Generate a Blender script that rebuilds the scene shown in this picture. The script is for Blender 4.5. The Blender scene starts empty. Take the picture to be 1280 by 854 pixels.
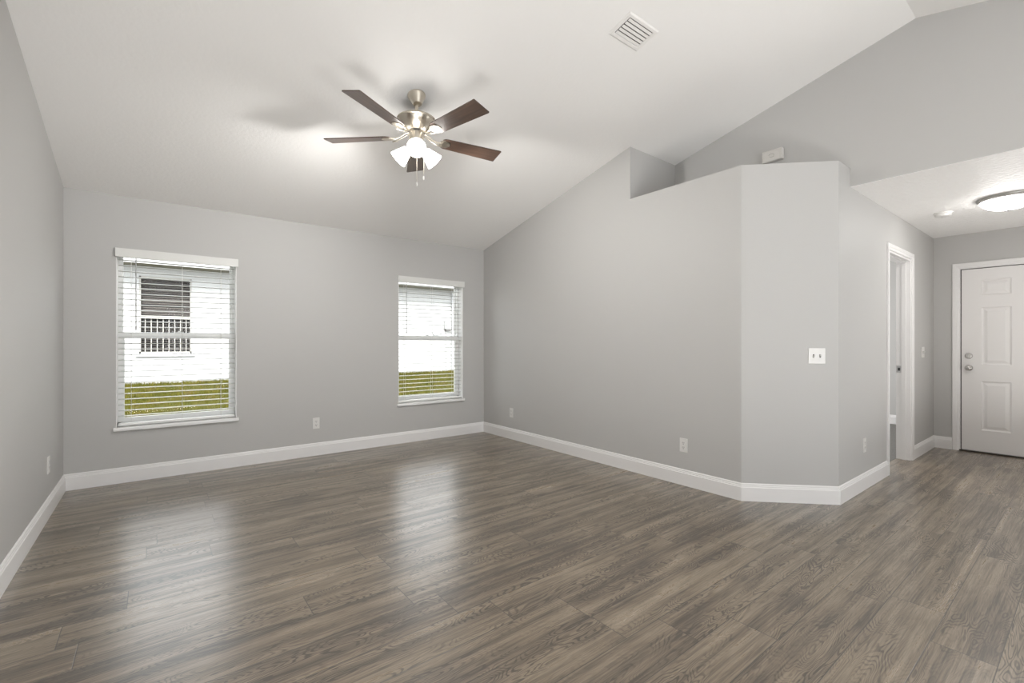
import bpy, bmesh, math, random
from mathutils import Vector, Matrix
random.seed(7)
R = math.radians
scn = bpy.context.scene
COL = scn.collection

# ------------------------------------------------------------------ camera, world, lights, exposure
cam_d = bpy.data.cameras.new('camera')
cam_d.sensor_width = 36.0
cam_d.lens = 573.9 / 1280 * 36.0
cam_d.shift_y = 2.67 / 1280
cam_d.clip_start = 0.02
cam = bpy.data.objects.new('camera', cam_d)
cam.location = (0, 0, 1.1824)
cam.rotation_euler = (R(90), 0, -0.6604)
COL.objects.link(cam)
scn.camera = cam

world = bpy.data.worlds.new('sky')
scn.world = world
world.use_nodes = True
wn = world.node_tree
bgn = wn.nodes['Background']
bgn.inputs['Color'].default_value = (0.93, 0.97, 1.0, 1)
bgn.inputs['Strength'].default_value = 6.0

def lamp(name, kind, loc, rot=(0, 0, 0), energy=10, color=(1, 1, 1), **kw):
    d = bpy.data.lights.new(name, kind)
    d.energy = energy
    d.color = color
    for k, v in kw.items():
        setattr(d, k, v)
    o = bpy.data.objects.new(name, d)
    o.location = loc
    o.rotation_euler = rot
    COL.objects.link(o)
    return o

# hazy sun, shining over our roof on the neighbour's wall
lamp('sun', 'SUN', (0, -10, 20), (R(52), 0, R(-14)), 5.0, (1, 0.97, 0.9), angle=R(14))
# added area lamp outside the unseen south doors, as daylight fill
lamp('south_fill', 'AREA', (1.75, -3.72, 1.15), (R(90), 0, R(0)), 18, (0.98, 0.985, 1.0),
     shape='RECTANGLE', size=3.4, size_y=2.1)
# added upward fill lamps, out of view, brightening ceilings and walls
lamp('ceiling_fill', 'AREA', (1.75, -0.9, 0.25), (R(180), 0, 0), 48, (1, 0.985, 0.965), shape='RECTANGLE', size=1.1, size_y=1.4)
lamp('floor_fill', 'AREA', (0.1, 0.55, 0.05), (R(180), 0, 0), 35, (1, 0.985, 0.965), shape='RECTANGLE', size=1.0, size_y=0.5)  # added unseen lamp near the floor, fills the left ceiling and wall
lamp('entry_fill', 'AREA', (5.6, -0.3, 0.3), (R(180), 0, 0), 18, (1, 0.985, 0.965), shape='RECTANGLE', size=1.6, size_y=0.6)  # added unseen lamp, fills the entry hall from below
# added fill lamp inside the bedroom beyond the hall; no window is built
lamp('bedroom_fill', 'AREA', (6.6, 4.45, 1.5), (R(-90), 0, 0), 100, (1, 1, 1), shape='RECTANGLE', size=1.5, size_y=1.3)

scn.view_settings.view_transform = 'Standard'
scn.view_settings.look = 'None'
scn.view_settings.exposure = 0.04
scn.view_settings.gamma = 1.0
scn.view_settings.use_curve_mapping = False
scn.cycles.use_denoising = True
scn.cycles.max_bounces = 12
scn.cycles.diffuse_bounces = 6
scn.cycles.transparent_max_bounces = 24
scn.cycles.sample_clamp_indirect = 6.0
scn.cycles.caustics_reflective = False
scn.cycles.caustics_refractive = False

# ------------------------------------------------------------------ measured layout (metres)
YB, XL, XR, YA = 5.1116, -0.5817, 3.4896, 1.6733
DD = 0.48
XB, YC = XR + DD, YA - DD
XD, XU = 7.04, 4.2228
ZH, ZL = 2.388, 2.5293
YN, YR = 2.7009, 0.8072
EAVE, TS = 2.437, 0.2405
YS = 2 * YR - YB                       # south wall
def zc(y):
    return EAVE + TS * (YB - y) if y >= YR else EAVE + TS * (y - YS)
ZRIDGE = zc(YR)

# ------------------------------------------------------------------ materials
def nodes_of(name):
    m = bpy.data.materials.new(name)
    m.use_nodes = True
    nt = m.node_tree
    return m, nt, nt.nodes['Principled BSDF']

def mat(name, col, rough=0.5, metal=0.0, spec=0.5, bump=None, emit=None, coat=0.0, var=None):
    """col: linear RGB; bump = (noise scale, strength, distance); var = (scale, amount)"""
    m, nt, p = nodes_of(name)
    p.inputs['Base Color'].default_value = (*col, 1)
    p.inputs['Roughness'].default_value = rough
    p.inputs['Metallic'].default_value = metal
    p.inputs['Specular IOR Level'].default_value = spec
    p.inputs['Coat Weight'].default_value = coat
    tc = nt.nodes.new('ShaderNodeTexCoord')
    if var:
        n = nt.nodes.new('ShaderNodeTexNoise')
        n.inputs['Scale'].default_value = var[0]
        n.inputs['Detail'].default_value = 4
        nt.links.new(tc.outputs['Object'], n.inputs['Vector'])
        mx = nt.nodes.new('ShaderNodeMix')
        mx.data_type = 'RGBA'
        mx.inputs[6].default_value = (*[c * (1 - var[1]) for c in col], 1)
        mx.inputs[7].default_value = (*[min(1, c * (1 + var[1])) for c in col], 1)
        nt.links.new(n.outputs['Fac'], mx.inputs[0])
        nt.links.new(mx.outputs[2], p.inputs['Base Color'])
    if bump:
        n = nt.nodes.new('ShaderNodeTexNoise')
        n.inputs['Scale'].default_value = bump[0]
        n.inputs['Detail'].default_value = 3
        nt.links.new(tc.outputs['Object'], n.inputs['Vector'])
        b = nt.nodes.new('ShaderNodeBump')
        b.inputs['Strength'].default_value = bump[1]
        b.inputs['Distance'].default_value = bump[2]
        nt.links.new(n.outputs['Fac'], b.inputs['Height'])
        nt.links.new(b.outputs['Normal'], p.inputs['Normal'])
    if emit:
        p.inputs['Emission Color'].default_value = (*emit[0], 1)
        p.inputs['Emission Strength'].default_value = emit[1]
    return m

M = {}
M['wall'] = mat('wall_paint_grey', (0.505, 0.499, 0.488), 0.55, bump=(130, 0.12, 0.004), spec=0.35)
M['ceiling'] = mat('ceiling_paint_white', (0.865, 0.855, 0.84), 0.8, bump=(45, 0.22, 0.006), spec=0.2)
M['hall_ceiling'] = mat('hall_ceiling_texture', (0.865, 0.855, 0.84), 0.55, bump=(34, 0.85, 0.014), spec=0.35)
M['trim'] = mat('trim_white', (0.80, 0.79, 0.785), 0.35, bump=(20, 0.02, 0.002))
M['door'] = mat('door_white', (0.79, 0.775, 0.765), 0.4, bump=(60, 0.03, 0.002))
M['vinyl'] = mat('white_vinyl', (0.84, 0.84, 0.83), 0.35, bump=(30, 0.02, 0.001))
M['slat'] = mat('white_slat', (0.74, 0.74, 0.72), 0.4, bump=(25, 0.02, 0.001))
M['blind_slat'] = mat('backlit_grey_slat', (0.50, 0.50, 0.48), 0.45, bump=(25, 0.02, 0.001))  # white slats greyed in the base colour to look backlit
M['plastic'] = mat('white_plastic', (0.72, 0.71, 0.69), 0.3, bump=(40, 0.02, 0.001))
M['chime'] = mat('chime_plastic', (0.66, 0.64, 0.61), 0.4, bump=(40, 0.02, 0.001))
M['emblem'] = mat('chime_emblem', (0.42, 0.40, 0.37), 0.5, bump=(40, 0.02, 0.001))
M['dark'] = mat('dark_slot', (0.03, 0.03, 0.03), 0.6, bump=(40, 0.02, 0.001))
M['slot'] = mat('grey_slot', (0.10, 0.095, 0.09), 0.6, bump=(40, 0.02, 0.001))
M['vent'] = mat('vent_white', (0.82, 0.805, 0.785), 0.5, bump=(40, 0.02, 0.001))
M['nickel'] = mat('brushed_nickel', (0.62, 0.57, 0.49), 0.28, metal=1.0, bump=(220, 0.04, 0.001))
M['satin'] = mat('satin_nickel', (0.55, 0.54, 0.52), 0.25, metal=1.0, bump=(220, 0.03, 0.001))
M['steel'] = mat('steel', (0.6, 0.6, 0.6), 0.3, metal=1.0, bump=(120, 0.03, 0.001))
M['ring'] = mat('pale_nickel_ring', (0.50, 0.49, 0.47), 0.35, metal=0.4, bump=(120, 0.03, 0.001))
M['gasket'] = mat('black_gasket', (0.015, 0.014, 0.013), 0.7, bump=(60, 0.05, 0.001))
M['bronze'] = mat('threshold_bronze', (0.07, 0.06, 0.05), 0.5, metal=0.6, bump=(60, 0.05, 0.001))
M['shade'] = mat('lit_frosted_glass', (0.95, 0.94, 0.92), 0.3, emit=((1.0, 0.97, 0.92), 14.0), bump=(40, 0.01, 0.001))
M['dome'] = mat('lit_dome_glass', (0.95, 0.94, 0.92), 0.3, emit=((1.0, 0.98, 0.95), 31.0), bump=(40, 0.01, 0.001))
M['bulb'] = mat('lit_bulb', (1, 1, 1), 0.3, emit=((1.0, 0.97, 0.92), 34.0), bump=(40, 0.01, 0.001))
M['cord'] = mat('white_cord', (0.7, 0.69, 0.66), 0.7, bump=(300, 0.1, 0.001))
M['wand'] = mat('clear_wand', (0.42, 0.42, 0.42), 0.2, bump=(60, 0.02, 0.001))
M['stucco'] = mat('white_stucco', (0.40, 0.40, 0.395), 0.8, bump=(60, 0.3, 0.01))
def make_soffit():
    m, nt, p = nodes_of('beige_vented_soffit')
    tc = nt.nodes.new('ShaderNodeTexCoord')
    mp = nt.nodes.new('ShaderNodeMapping')
    mp.inputs['Scale'].default_value = (4.0, 9.0, 1.0)
    v = nt.nodes.new('ShaderNodeTexVoronoi')
    v.inputs['Scale'].default_value = 1.0
    rp = nt.nodes.new('ShaderNodeValToRGB')
    rp.color_ramp.elements[0].position = 0.10
    rp.color_ramp.elements[0].color = (0.05, 0.045, 0.035, 1)
    rp.color_ramp.elements[1].position = 0.16
    rp.color_ramp.elements[1].color = (0.20, 0.188, 0.15, 1)
    nt.links.new(tc.outputs['Object'], mp.inputs['Vector'])
    nt.links.new(mp.outputs['Vector'], v.inputs['Vector'])
    nt.links.new(v.outputs['Distance'], rp.inputs['Fac'])
    nt.links.new(rp.outputs['Color'], p.inputs['Base Color'])
    p.inputs['Roughness'].default_value = 0.8
    return m
M['soffit'] = make_soffit()
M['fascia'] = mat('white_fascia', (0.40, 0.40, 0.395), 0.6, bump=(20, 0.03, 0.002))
M['shingle'] = mat('roof_shingle', (0.22, 0.20, 0.18), 0.9, bump=(80, 0.6, 0.02), var=(20, 0.35))
M['farframe'] = mat('far_window_frame', (0.33, 0.32, 0.29), 0.5, bump=(30, 0.03, 0.002))
M['farslat'] = mat('far_blind_slat', (0.10, 0.09, 0.082), 0.6, bump=(30, 0.03, 0.002))
M['fardark'] = mat('far_window_dark', (0.012, 0.011, 0.011), 0.4, bump=(30, 0.03, 0.002))
M['meter'] = mat('meter_grey', (0.45, 0.46, 0.47), 0.5, bump=(30, 0.05, 0.002))
M['carpet'] = mat('grey_carpet', (0.30, 0.29, 0.275), 0.95, bump=(320, 0.9, 0.02), var=(160, 0.5), spec=0.1)

def make_wood_blade():
    m, nt, p = nodes_of('walnut_blade')
    tc = nt.nodes.new('ShaderNodeTexCoord')
    mp = nt.nodes.new('ShaderNodeMapping')
    mp.inputs['Scale'].default_value = (3, 55, 20)
    n = nt.nodes.new('ShaderNodeTexNoise')
    n.inputs['Scale'].default_value = 1.0
    n.inputs['Detail'].default_value = 5
    n.inputs['Distortion'].default_value = 0.5
    rp = nt.nodes.new('ShaderNodeValToRGB')
    rp.color_ramp.elements[0].position = 0.3
    rp.color_ramp.elements[0].color = (0.046, 0.026, 0.018, 1)
    rp.color_ramp.elements[1].position = 0.75
    rp.color_ramp.elements[1].color = (0.120, 0.068, 0.046, 1)
    nt.links.new(tc.outputs['Object'], mp.inputs['Vector'])
    nt.links.new(mp.outputs['Vector'], n.inputs['Vector'])
    nt.links.new(n.outputs['Fac'], rp.inputs['Fac'])
    nt.links.new(rp.outputs['Color'], p.inputs['Base Color'])
    p.inputs['Roughness'].default_value = 0.3
    p.inputs['Coat Weight'].default_value = 0.4
    p.inputs['Coat Roughness'].default_value = 0.15
    p.inputs['Specular IOR Level'].default_value = 0.7
    return m
M['blade'] = make_wood_blade()

def make_glass():
    m = bpy.data.materials.new('window_glass')
    m.use_nodes = True
    nt = m.node_tree
    nt.nodes.clear()
    out = nt.nodes.new('ShaderNodeOutputMaterial')
    tr = nt.nodes.new('ShaderNodeBsdfTransparent')
    gl = nt.nodes.new('ShaderNodeBsdfGlossy')
    gl.inputs['Roughness'].default_value = 0.02
    fr = nt.nodes.new('ShaderNodeFresnel')
    fr.inputs['IOR'].default_value = 1.1
    tc = nt.nodes.new('ShaderNodeTexCoord')
    n = nt.nodes.new('ShaderNodeTexNoise')
    n.inputs['Scale'].default_value = 2.0
    rp = nt.nodes.new('ShaderNodeMapRange')
    rp.inputs['To Min'].default_value = 0.96
    rp.inputs['To Max'].default_value = 0.985
    cb = nt.nodes.new('ShaderNodeCombineColor')
    nt.links.new(tc.outputs['Object'], n.inputs['Vector'])
    nt.links.new(n.outputs['Fac'], rp.inputs['Value'])
    for k in range(3):
        nt.links.new(rp.outputs['Result'], cb.inputs[k])
    nt.links.new(cb.outputs['Color'], tr.inputs['Color'])
    mx = nt.nodes.new('ShaderNodeMixShader')
    nt.links.new(fr.outputs['Fac'], mx.inputs['Fac'])
    nt.links.new(tr.outputs['BSDF'], mx.inputs[1])
    nt.links.new(gl.outputs['BSDF'], mx.inputs[2])
    nt.links.new(mx.outputs['Shader'], out.inputs['Surface'])
    return m
M['glass'] = make_glass()

def make_floor():
    m, nt, p = nodes_of('grey_brown_oak_planks')
    N, L = nt.nodes.new, nt.links.new
    geo = N('ShaderNodeTexCoord')
    sep = N('ShaderNodeSeparateXYZ')
    L(geo.outputs['Object'], sep.inputs[0])
    def math_(op, a, b=None, c=None):
        n = N('ShaderNodeMath')
        n.operation = op
        for i, v in enumerate((a, b, c)):
            if v is None:
                continue
            if isinstance(v, (int, float)):
                n.inputs[i].default_value = v
            else:
                L(v, n.inputs[i])
        return n.outputs[0]
    def noise(vec, detail=2.0, dist=0.0, rough=0.5):
        n = N('ShaderNodeTexNoise')
        n.inputs['Scale'].default_value = 1.0
        n.inputs['Detail'].default_value = detail
        n.inputs['Distortion'].default_value = dist
        n.inputs['Roughness'].default_value = rough
        L(vec, n.inputs['Vector'])
        return n.outputs['Fac']
    def vec(x, y, z):
        n = N('ShaderNodeCombineXYZ')
        for i, v in enumerate((x, y, z)):
            if isinstance(v, (int, float)):
                n.inputs[i].default_value = v
            else:
                L(v, n.inputs[i])
        return n.outputs[0]
    def rng(v, a, b, c, d, smooth=True):
        n = N('ShaderNodeMapRange')
        n.interpolation_type = 'SMOOTHSTEP' if smooth else 'LINEAR'
        for k, x in zip(('From Min', 'From Max', 'To Min', 'To Max'), (a, b, c, d)):
            n.inputs[k].default_value = x
        L(v, n.inputs['Value'])
        return n.outputs['Result']
    W, LEN = 0.187, 1.22
    x, y = sep.outputs['X'], sep.outputs['Y']
    ys = math_('DIVIDE', math_('SUBTRACT', y, 2.48), W)
    row = math_('FLOOR', ys)
    fy = math_('FRACT', ys)
    wr = N('ShaderNodeTexWhiteNoise')
    wr.noise_dimensions = '1D'
    L(row, wr.inputs['W'])
    xs = math_('ADD', math_('DIVIDE', x, LEN), math_('MULTIPLY', wr.outputs['Value'], 7.3))
    colu = math_('FLOOR', xs)
    fx = math_('FRACT', xs)
    wp = N('ShaderNodeTexWhiteNoise')
    wp.noise_dimensions = '3D'
    L(vec(row, colu, 3.7), wp.inputs['Vector'])
    sc = N('ShaderNodeSeparateColor')
    L(wp.outputs['Color'], sc.inputs[0])
    r1, r2, r3 = sc.outputs[0], sc.outputs[1], sc.outputs[2]
    # plank edges
    ey = math_('MULTIPLY', math_('MINIMUM', fy, math_('SUBTRACT', 1.0, fy)), W)
    ex = math_('MULTIPLY', math_('MINIMUM', fx, math_('SUBTRACT', 1.0, fx)), LEN)
    gap = rng(math_('MINIMUM', ex, ey), 0.0005, 0.0026, 1.0, 0.0)
    px = math_('ADD', x, math_('MULTIPLY', r1, 31.0))
    py = math_('ADD', y, math_('MULTIPLY', r2, 17.0))
    pz = math_('MULTIPLY', r3, 23.0)
    s = lambda v, k: math_('MULTIPLY', v, k)
    # cathedral figure: contour lines of a stretched field
    field = noise(vec(s(px, 1.9), s(py, 8.5), pz), 2.5, 0.35, 0.45)
    wob = noise(vec(s(px, 14), s(py, 30), pz), 2.0)
    ring = math_('SINE', math_('ADD', s(field, 230.0), s(wob, 3.2)))
    ring = rng(ring, 0.0, 0.95, 0.0, 1.0)
    mask = rng(noise(vec(s(px, 1.6), s(py, 7.5), math_('ADD', pz, 5.0)), 2.0), 0.42, 0.66, 0.0, 1.0)
    band = noise(vec(s(px, 0.55), s(py, 20.0), math_('ADD', pz, 9.0)), 3.0, 0.25)
    fibre = noise(vec(s(px, 5.0), s(py, 170.0), pz), 3.0, 0.1, 0.6)
    cloud = noise(vec(s(px, 2.5), s(py, 9.0), math_('ADD', pz, 14.0)), 3.0, 0.6)
    tone = math_('ADD', s(band, 0.62), s(cloud, 0.38))
    tone = math_('ADD', rng(tone, 0.33, 0.68, 0.0, 1.0, False), s(math_('SUBTRACT', r1, 0.5), 0.09))
    tone = math_('ADD', tone, s(math_('SUBTRACT', fibre, 0.5), 1.5))
    tone = math_('SUBTRACT', tone, s(math_('MULTIPLY', ring, math_('ADD', s(mask, 0.85), 0.15)), 0.62))
    ramp = N('ShaderNodeValToRGB')
    cr = ramp.color_ramp
    cr.elements[0].position = 0.0
    cr.elements[0].color = FLOOR_COLS[0]
    cr.elements[1].position = 1.0
    cr.elements[1].color = FLOOR_COLS[2]
    e = cr.elements.new(0.48)
    e.color = FLOOR_COLS[1]
    L(tone, ramp.inputs['Fac'])
    mx = N('ShaderNodeMix')
    mx.data_type = 'RGBA'
    L(s(gap, 0.9), mx.inputs[0])
    L(ramp.outputs['Color'], mx.inputs[6])
    mx.inputs[7].default_value = (0.03, 0.025, 0.02, 1)
    L(mx.outputs[2], p.inputs['Base Color'])
    h = math_('SUBTRACT', s(math_('SUBTRACT', fibre, s(math_('MULTIPLY', ring, mask), 0.9)), 0.25), s(gap, 1.2))
    bp = N('ShaderNodeBump')
    bp.inputs['Strength'].default_value = 0.22
    bp.inputs['Distance'].default_value = 0.0012
    L(h, bp.inputs['Height'])
    L(bp.outputs['Normal'], p.inputs['Normal'])
    L(rng(tone, 0.0, 1.0, 0.34, 0.27, False), p.inputs['Roughness'])
    p.inputs['Specular IOR Level'].default_value = 1.0
    p.inputs['Coat Weight'].default_value = 0.45
    p.inputs['Coat Roughness'].default_value = 0.24
    return m
FLOOR_COLS = ((0.058, 0.041, 0.027, 1), (0.173, 0.132, 0.089, 1), (0.312, 0.250, 0.180, 1))
M['floor'] = make_floor()

def make_grass(name, cols):
    m, nt, p = nodes_of(name)
    tc = nt.nodes.new('ShaderNodeTexCoord')
    n = nt.nodes.new('ShaderNodeTexNoise')
    n.inputs['Scale'].default_value = 3.2
    n.inputs['Detail'].default_value = 9
    n.inputs['Roughness'].default_value = 0.75
    rp = nt.nodes.new('ShaderNodeValToRGB')
    for i, (pos, c) in enumerate(cols):
        el = rp.color_ramp.elements[i] if i < 2 else rp.color_ramp.elements.new(pos)
        el.position = pos
        el.color = (*c, 1)
    nt.links.new(tc.outputs['Object'], n.inputs['Vector'])
    nt.links.new(n.outputs['Fac'], rp.inputs['Fac'])
    nt.links.new(rp.outputs['Color'], p.inputs['Base Color'])
    p.inputs['Roughness'].default_value = 0.9
    p.inputs['Specular IOR Level'].default_value = 0.1
    return m
M['grass'] = make_grass('lawn_grass', ((0.30, (0.016, 0.020, 0.003)), (0.44, (0.062, 0.062, 0.007)),
                                       (0.56, (0.098, 0.088, 0.012)), (0.70, (0.125, 0.080, 0.032))))
M['soil'] = make_grass('lawn_soil', ((0.3, (0.028, 0.028, 0.004)), (0.45, (0.046, 0.048, 0.006)), (0.65, (0.070, 0.050, 0.020))))

# ------------------------------------------------------------------ mesh helpers
class MB:
    """collects shapes into ONE mesh"""
    def __init__(self):
        self.bm = bmesh.new()
    def poly(self, pts):
        return self.bm.faces.new([self.bm.verts.new(p) for p in pts])
    def box(self, a, b, bevel=0.0, mtx=None):
        x0, x1 = sorted((a[0], b[0])); y0, y1 = sorted((a[1], b[1])); z0, z1 = sorted((a[2], b[2]))
        t = bmesh.new()
        v = [t.verts.new(q) for q in ((x0, y0, z0), (x1, y0, z0), (x1, y1, z0), (x0, y1, z0),
                                      (x0, y0, z1), (x1, y0, z1), (x1, y1, z1), (x0, y1, z1))]
        for f in ((3, 2, 1, 0), (4, 5, 6, 7), (0, 1, 5, 4), (1, 2, 6, 5), (2, 3, 7, 6), (3, 0, 4, 7)):
            t.faces.new([v[i] for i in f])
        if bevel:
            bmesh.ops.bevel(t, geom=list(t.edges), offset=bevel, segments=2, affect='EDGES', profile=0.6)
        self.merge(t, mtx)
        return self
    def merge(self, t, mtx=None):
        if mtx is not None:
            t.transform(mtx)
        me = bpy.data.meshes.new('tmp')
        t.to_mesh(me)
        t.free()
        self.bm.from_mesh(me)
        bpy.data.meshes.remove(me)
    def prism(self, pts, d):
        """planar polygon pts (3D) pushed along vector d"""
        t = bmesh.new()
        d = Vector(d)
        a = [t.verts.new(p) for p in pts]
        b = [t.verts.new(Vector(p) + d) for p in pts]
        n = len(pts)
        t.faces.new(a)
        t.faces.new(b[::-1])
        for i in range(n):
            j = (i + 1) % n
            t.faces.new((a[j], a[i], b[i], b[j]))
        bmesh.ops.recalc_face_normals(t, faces=list(t.faces))
        self.merge(t)
        return self
    def lathe(self, prof, segs=40, mtx=None, closed=True):
        """prof: (r, z) list; axis z"""
        t = bmesh.new()
        rings = []
        for r, z in prof:
            if r < 1e-6:
                rings.append([t.verts.new((0, 0, z))])
            else:
                rings.append([t.verts.new((r * math.cos(2 * math.pi * k / segs), r * math.sin(2 * math.pi * k / segs), z))
                              for k in range(segs)])
        for a, b in zip(rings, rings[1:]):
            for k in range(segs):
                j = (k + 1) % segs
                if len(a) == 1 and len(b) == 1:
                    continue
                if len(a) == 1:
                    t.faces.new((a[0], b[k], b[j]))
                elif len(b) == 1:
                    t.faces.new((a[k], a[j], b[0]))
                else:
                    t.faces.new((a[k], a[j], b[j], b[k]))
        bmesh.ops.recalc_face_normals(t, faces=list(t.faces))
        self.merge(t, mtx)
        return self
    def tube(self, pts, r, segs=10):
        t = bmesh.new()
        pts = [Vector(p) for p in pts]
        rs = r if isinstance(r, (list, tuple)) else [r] * len(pts)
        rings = []
        up = Vector((0.13, 0.31, 0.94)).normalized()
        for i, p in enumerate(pts):
            d = (pts[min(i + 1, len(pts) - 1)] - pts[max(i - 1, 0)]).normalized()
            u = d.cross(up)
            if u.length < 1e-3:
                u = d.cross(Vector((1, 0, 0)))
            u.normalize()
            w = d.cross(u)
            rings.append([t.verts.new(p + (u * math.cos(2 * math.pi * k / segs) + w * math.sin(2 * math.pi * k / segs)) * rs[i])
                          for k in range(segs)])
        for a, b in zip(rings, rings[1:]):
            for k in range(segs):
                j = (k + 1) % segs
                t.faces.new((a[k], a[j], b[j], b[k]))
        t.faces.new(rings[0][::-1])
        t.faces.new(rings[-1])
        bmesh.ops.recalc_face_normals(t, faces=list(t.faces))
        self.merge(t)
        return self
    def build(self, name, m, parent=None, smooth=None):
        me = bpy.data.meshes.new(name)
        self.bm.to_mesh(me)
        self.bm.free()
        me.materials.append(m)
        if smooth:
            for f in me.polygons:
                f.use_smooth = True
            me.set_sharp_from_angle(angle=R(smooth))
        o = bpy.data.objects.new(name, me)
        COL.objects.link(o)
        if parent is not None:
            o.parent = parent
        return o

def tag(o, label, cat, group=None, kind=None):
    o['label'] = label
    o['category'] = cat
    if group:
        o['group'] = group
    if kind:
        o['kind'] = kind
    return o

def empty(name, loc=(0, 0, 0), mtx=None):
    o = bpy.data.objects.new(name, None)
    o.empty_display_size = 0.1
    COL.objects.link(o)
    if mtx is not None:
        o.matrix_world = mtx
    else:
        o.location = loc
    return o

def struct(o, label, cat):
    return tag(o, label, cat, kind='structure')

def children(o):
    return [c for c in bpy.data.objects if c.parent == o]

def copy_tree(o, parent=None):
    c = o.copy()
    COL.objects.link(c)
    c.parent = parent
    for ch in children(o):
        copy_tree(ch, c)
    return c

# ------------------------------------------------------------------ the room shell
T = 0.12
HALL_S = -0.75                          # south wall of the entry hall
struct(MB().box((XL - T, YS - T, -0.12), (XD + 0.10, YB + T, 0)).build('floor', M['floor']),
       'grey-brown oak plank floor running through the room and entry hall', 'floor')

# sloped ceiling, ridge across the room
cprof = [(YB + T, zc(YB) - TS * T), (YB + T, zc(YB) + 0.15), (YR, ZRIDGE + 0.2), (YS - T, EAVE + 0.15), (YS - T, EAVE - TS * T), (YR, ZRIDGE)]
struct(MB().prism([(XL - T, y, z) for y, z in cprof], (XU + 2 * T - XL, 0, 0)).build('ceiling', M['ceiling']),
       'white vaulted ceiling sloping up from the window wall to a ridge', 'ceiling')
struct(MB().prism(
    [(XU, HALL_S, ZH), (XD + 0.15, HALL_S, ZH), (XD + 0.15, HALL_S, ZH + 0.15), (XU + T, HALL_S, ZH + 0.15), (XU + T, HALL_S, ZH + 0.002), (XU, HALL_S, ZH + 0.002)],
    (0, YC - HALL_S, 0)).build('ceiling_hall', M['hall_ceiling']),
       'flat white textured ceiling of the entry hall', 'ceiling')

# left wall (gable shape)
def gable(x0, x1, y0, y1, zb=0.0):
    pts = [(y0, zb), (y1, zb), (y1, zc(y1) + 0.03)]
    if y0 < YR < y1:
        pts.append((YR, ZRIDGE + 0.03))
    pts.append((y0, zc(y0) + 0.03))
    return [(x0, y, z) for y, z in pts], (x1 - x0, 0, 0)
struct(MB().prism(*gable(XL - T, XL, YS - T, YB + T)).build('wall_left', M['wall']),
       'long grey wall at the left edge of the room', 'wall')

# back wall with two window openings
WIN = [(-0.262, 0.616, 0.468, 1.985), (2.270, 3.160, 0.468, 1.980)]
def wall_y(y0, y1, x0, x1, zt, holes, zb=0.0):
    """wall across X with rectangular holes (xa, xb, za, zb) sorted by x"""
    b = MB()
    cur = x0
    for xa, xb, za, zb_ in holes:
        b.box((cur, y0, zb), (xa, y1, zt))
        if za > zb:
            b.box((xa, y0, zb), (xb, y1, za))
        b.box((xa, y0, zb_), (xb, y1, zt))
        cur = xb
    b.box((cur, y0, zb), (x1, y1, zt))
    return b
WT = 0.20
struct(wall_y(YB, YB + WT, XL - T, XU + T, EAVE + 0.05, WIN).build('wall_back', M['wall']),
       'grey back wall holding the two windows', 'wall')

# partition on the right: full height part, then the lower block with the plant ledge on top
wr_ = MB()
wr_.prism(*gable(XR, XU + T, YN, YB + 0.02))
wr_.prism([(XR, YN, 0), (XR, YA, 0), (XB, YC, 0), (XU, YC, 0), (XU, YN, 0)], (0, 0, ZL))
struct(wr_.build('wall_right', M['wall']), 'grey partition with an angled corner and an open plant ledge on top', 'wall')

# upper wall above the ledge and the hall opening
wh = MB()
pr = [(YC, ZH + 0.002), (YC, ZL - 0.05), (YN + 0.02, ZL - 0.05), (YN + 0.02, zc(YN) + 0.03), (YR, ZRIDGE + 0.03), (YS - T, EAVE + 0.03), (YS - T, 0), (HALL_S, 0), (HALL_S, ZH + 0.002)]
wh.prism([(XU, y, z) for y, z in pr], (T, 0, 0))
struct(wh.build('wall_header', M['wall']), 'tall grey upper wall above the plant ledge and the hall opening', 'wall')

# hall wall with the bedroom doorway
DX0, DX1, DZ = 5.247, 6.045, 2.035
struct(wall_y(YC, YC + 0.115, XU, XD, ZH + 0.15, [(DX0, DX1, 0, DZ)]).build('wall_hall', M['wall']),
       'grey hall wall with an open cased doorway', 'wall')
# front door wall
FY0, FY1, FZ = 0.045, 0.978, 2.012
fw = MB()
fw.box((XD, FY1, 0), (XD + 0.15, YC + 0.02, ZH + 0.05))
fw.box((XD, FY0, FZ), (XD + 0.15, FY1, ZH + 0.05))
fw.box((XD, HALL_S - T, 0), (XD + 0.15, FY0, ZH + 0.05))
struct(fw.build('wall_front', M['wall']), 'grey wall around the white front door', 'wall')
struct(MB().box((XU + T, HALL_S - T, 0), (XD, HALL_S, ZH + 0.05)).build('wall_hall_south', M['wall']), 'grey wall on the near side of the entry hall', 'wall')
# south wall with the opening added for the glass doors
SL = (0.15, 3.35, 0, 2.10)
struct(wall_y(YS - T, YS, XL - T, XU + T, EAVE + 0.05, [SL]).build('wall_south', M['wall']), 'grey wall behind the viewpoint with an opening for the added patio doors', 'wall')

# bedroom beyond the doorway
BX = 8.55
struct(MB().box((XU + T, YC + 0.115, -0.12), (BX + T, 4.72, 0.004)).build('floor_bedroom', M['carpet']), 'grey bedroom carpet seen through the hall doorway', 'floor')
struct(MB().box((BX, YC - 0.1, 0), (BX + T, 4.72, 2.44)).build('wall_bedroom_far', M['wall']), 'grey bedroom wall seen through the hall doorway', 'wall')
struct(MB().box((XD + 0.15, YC - 0.10, 0), (BX, YC + 0.115, 2.44)).build('wall_bedroom_front', M['wall']), 'grey bedroom wall beside the front door', 'wall')
struct(MB().box((XU + T, 4.6, 0), (BX, 4.72, 2.44)).build('wall_bedroom_back', M['wall']), 'grey back wall of the bedroom', 'wall')
struct(MB().box((XU + T, YC + 0.115, 2.44), (BX + T, 4.72, 2.5)).build('ceiling_bedroom', M['ceiling']), 'white bedroom ceiling', 'ceiling')

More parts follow.
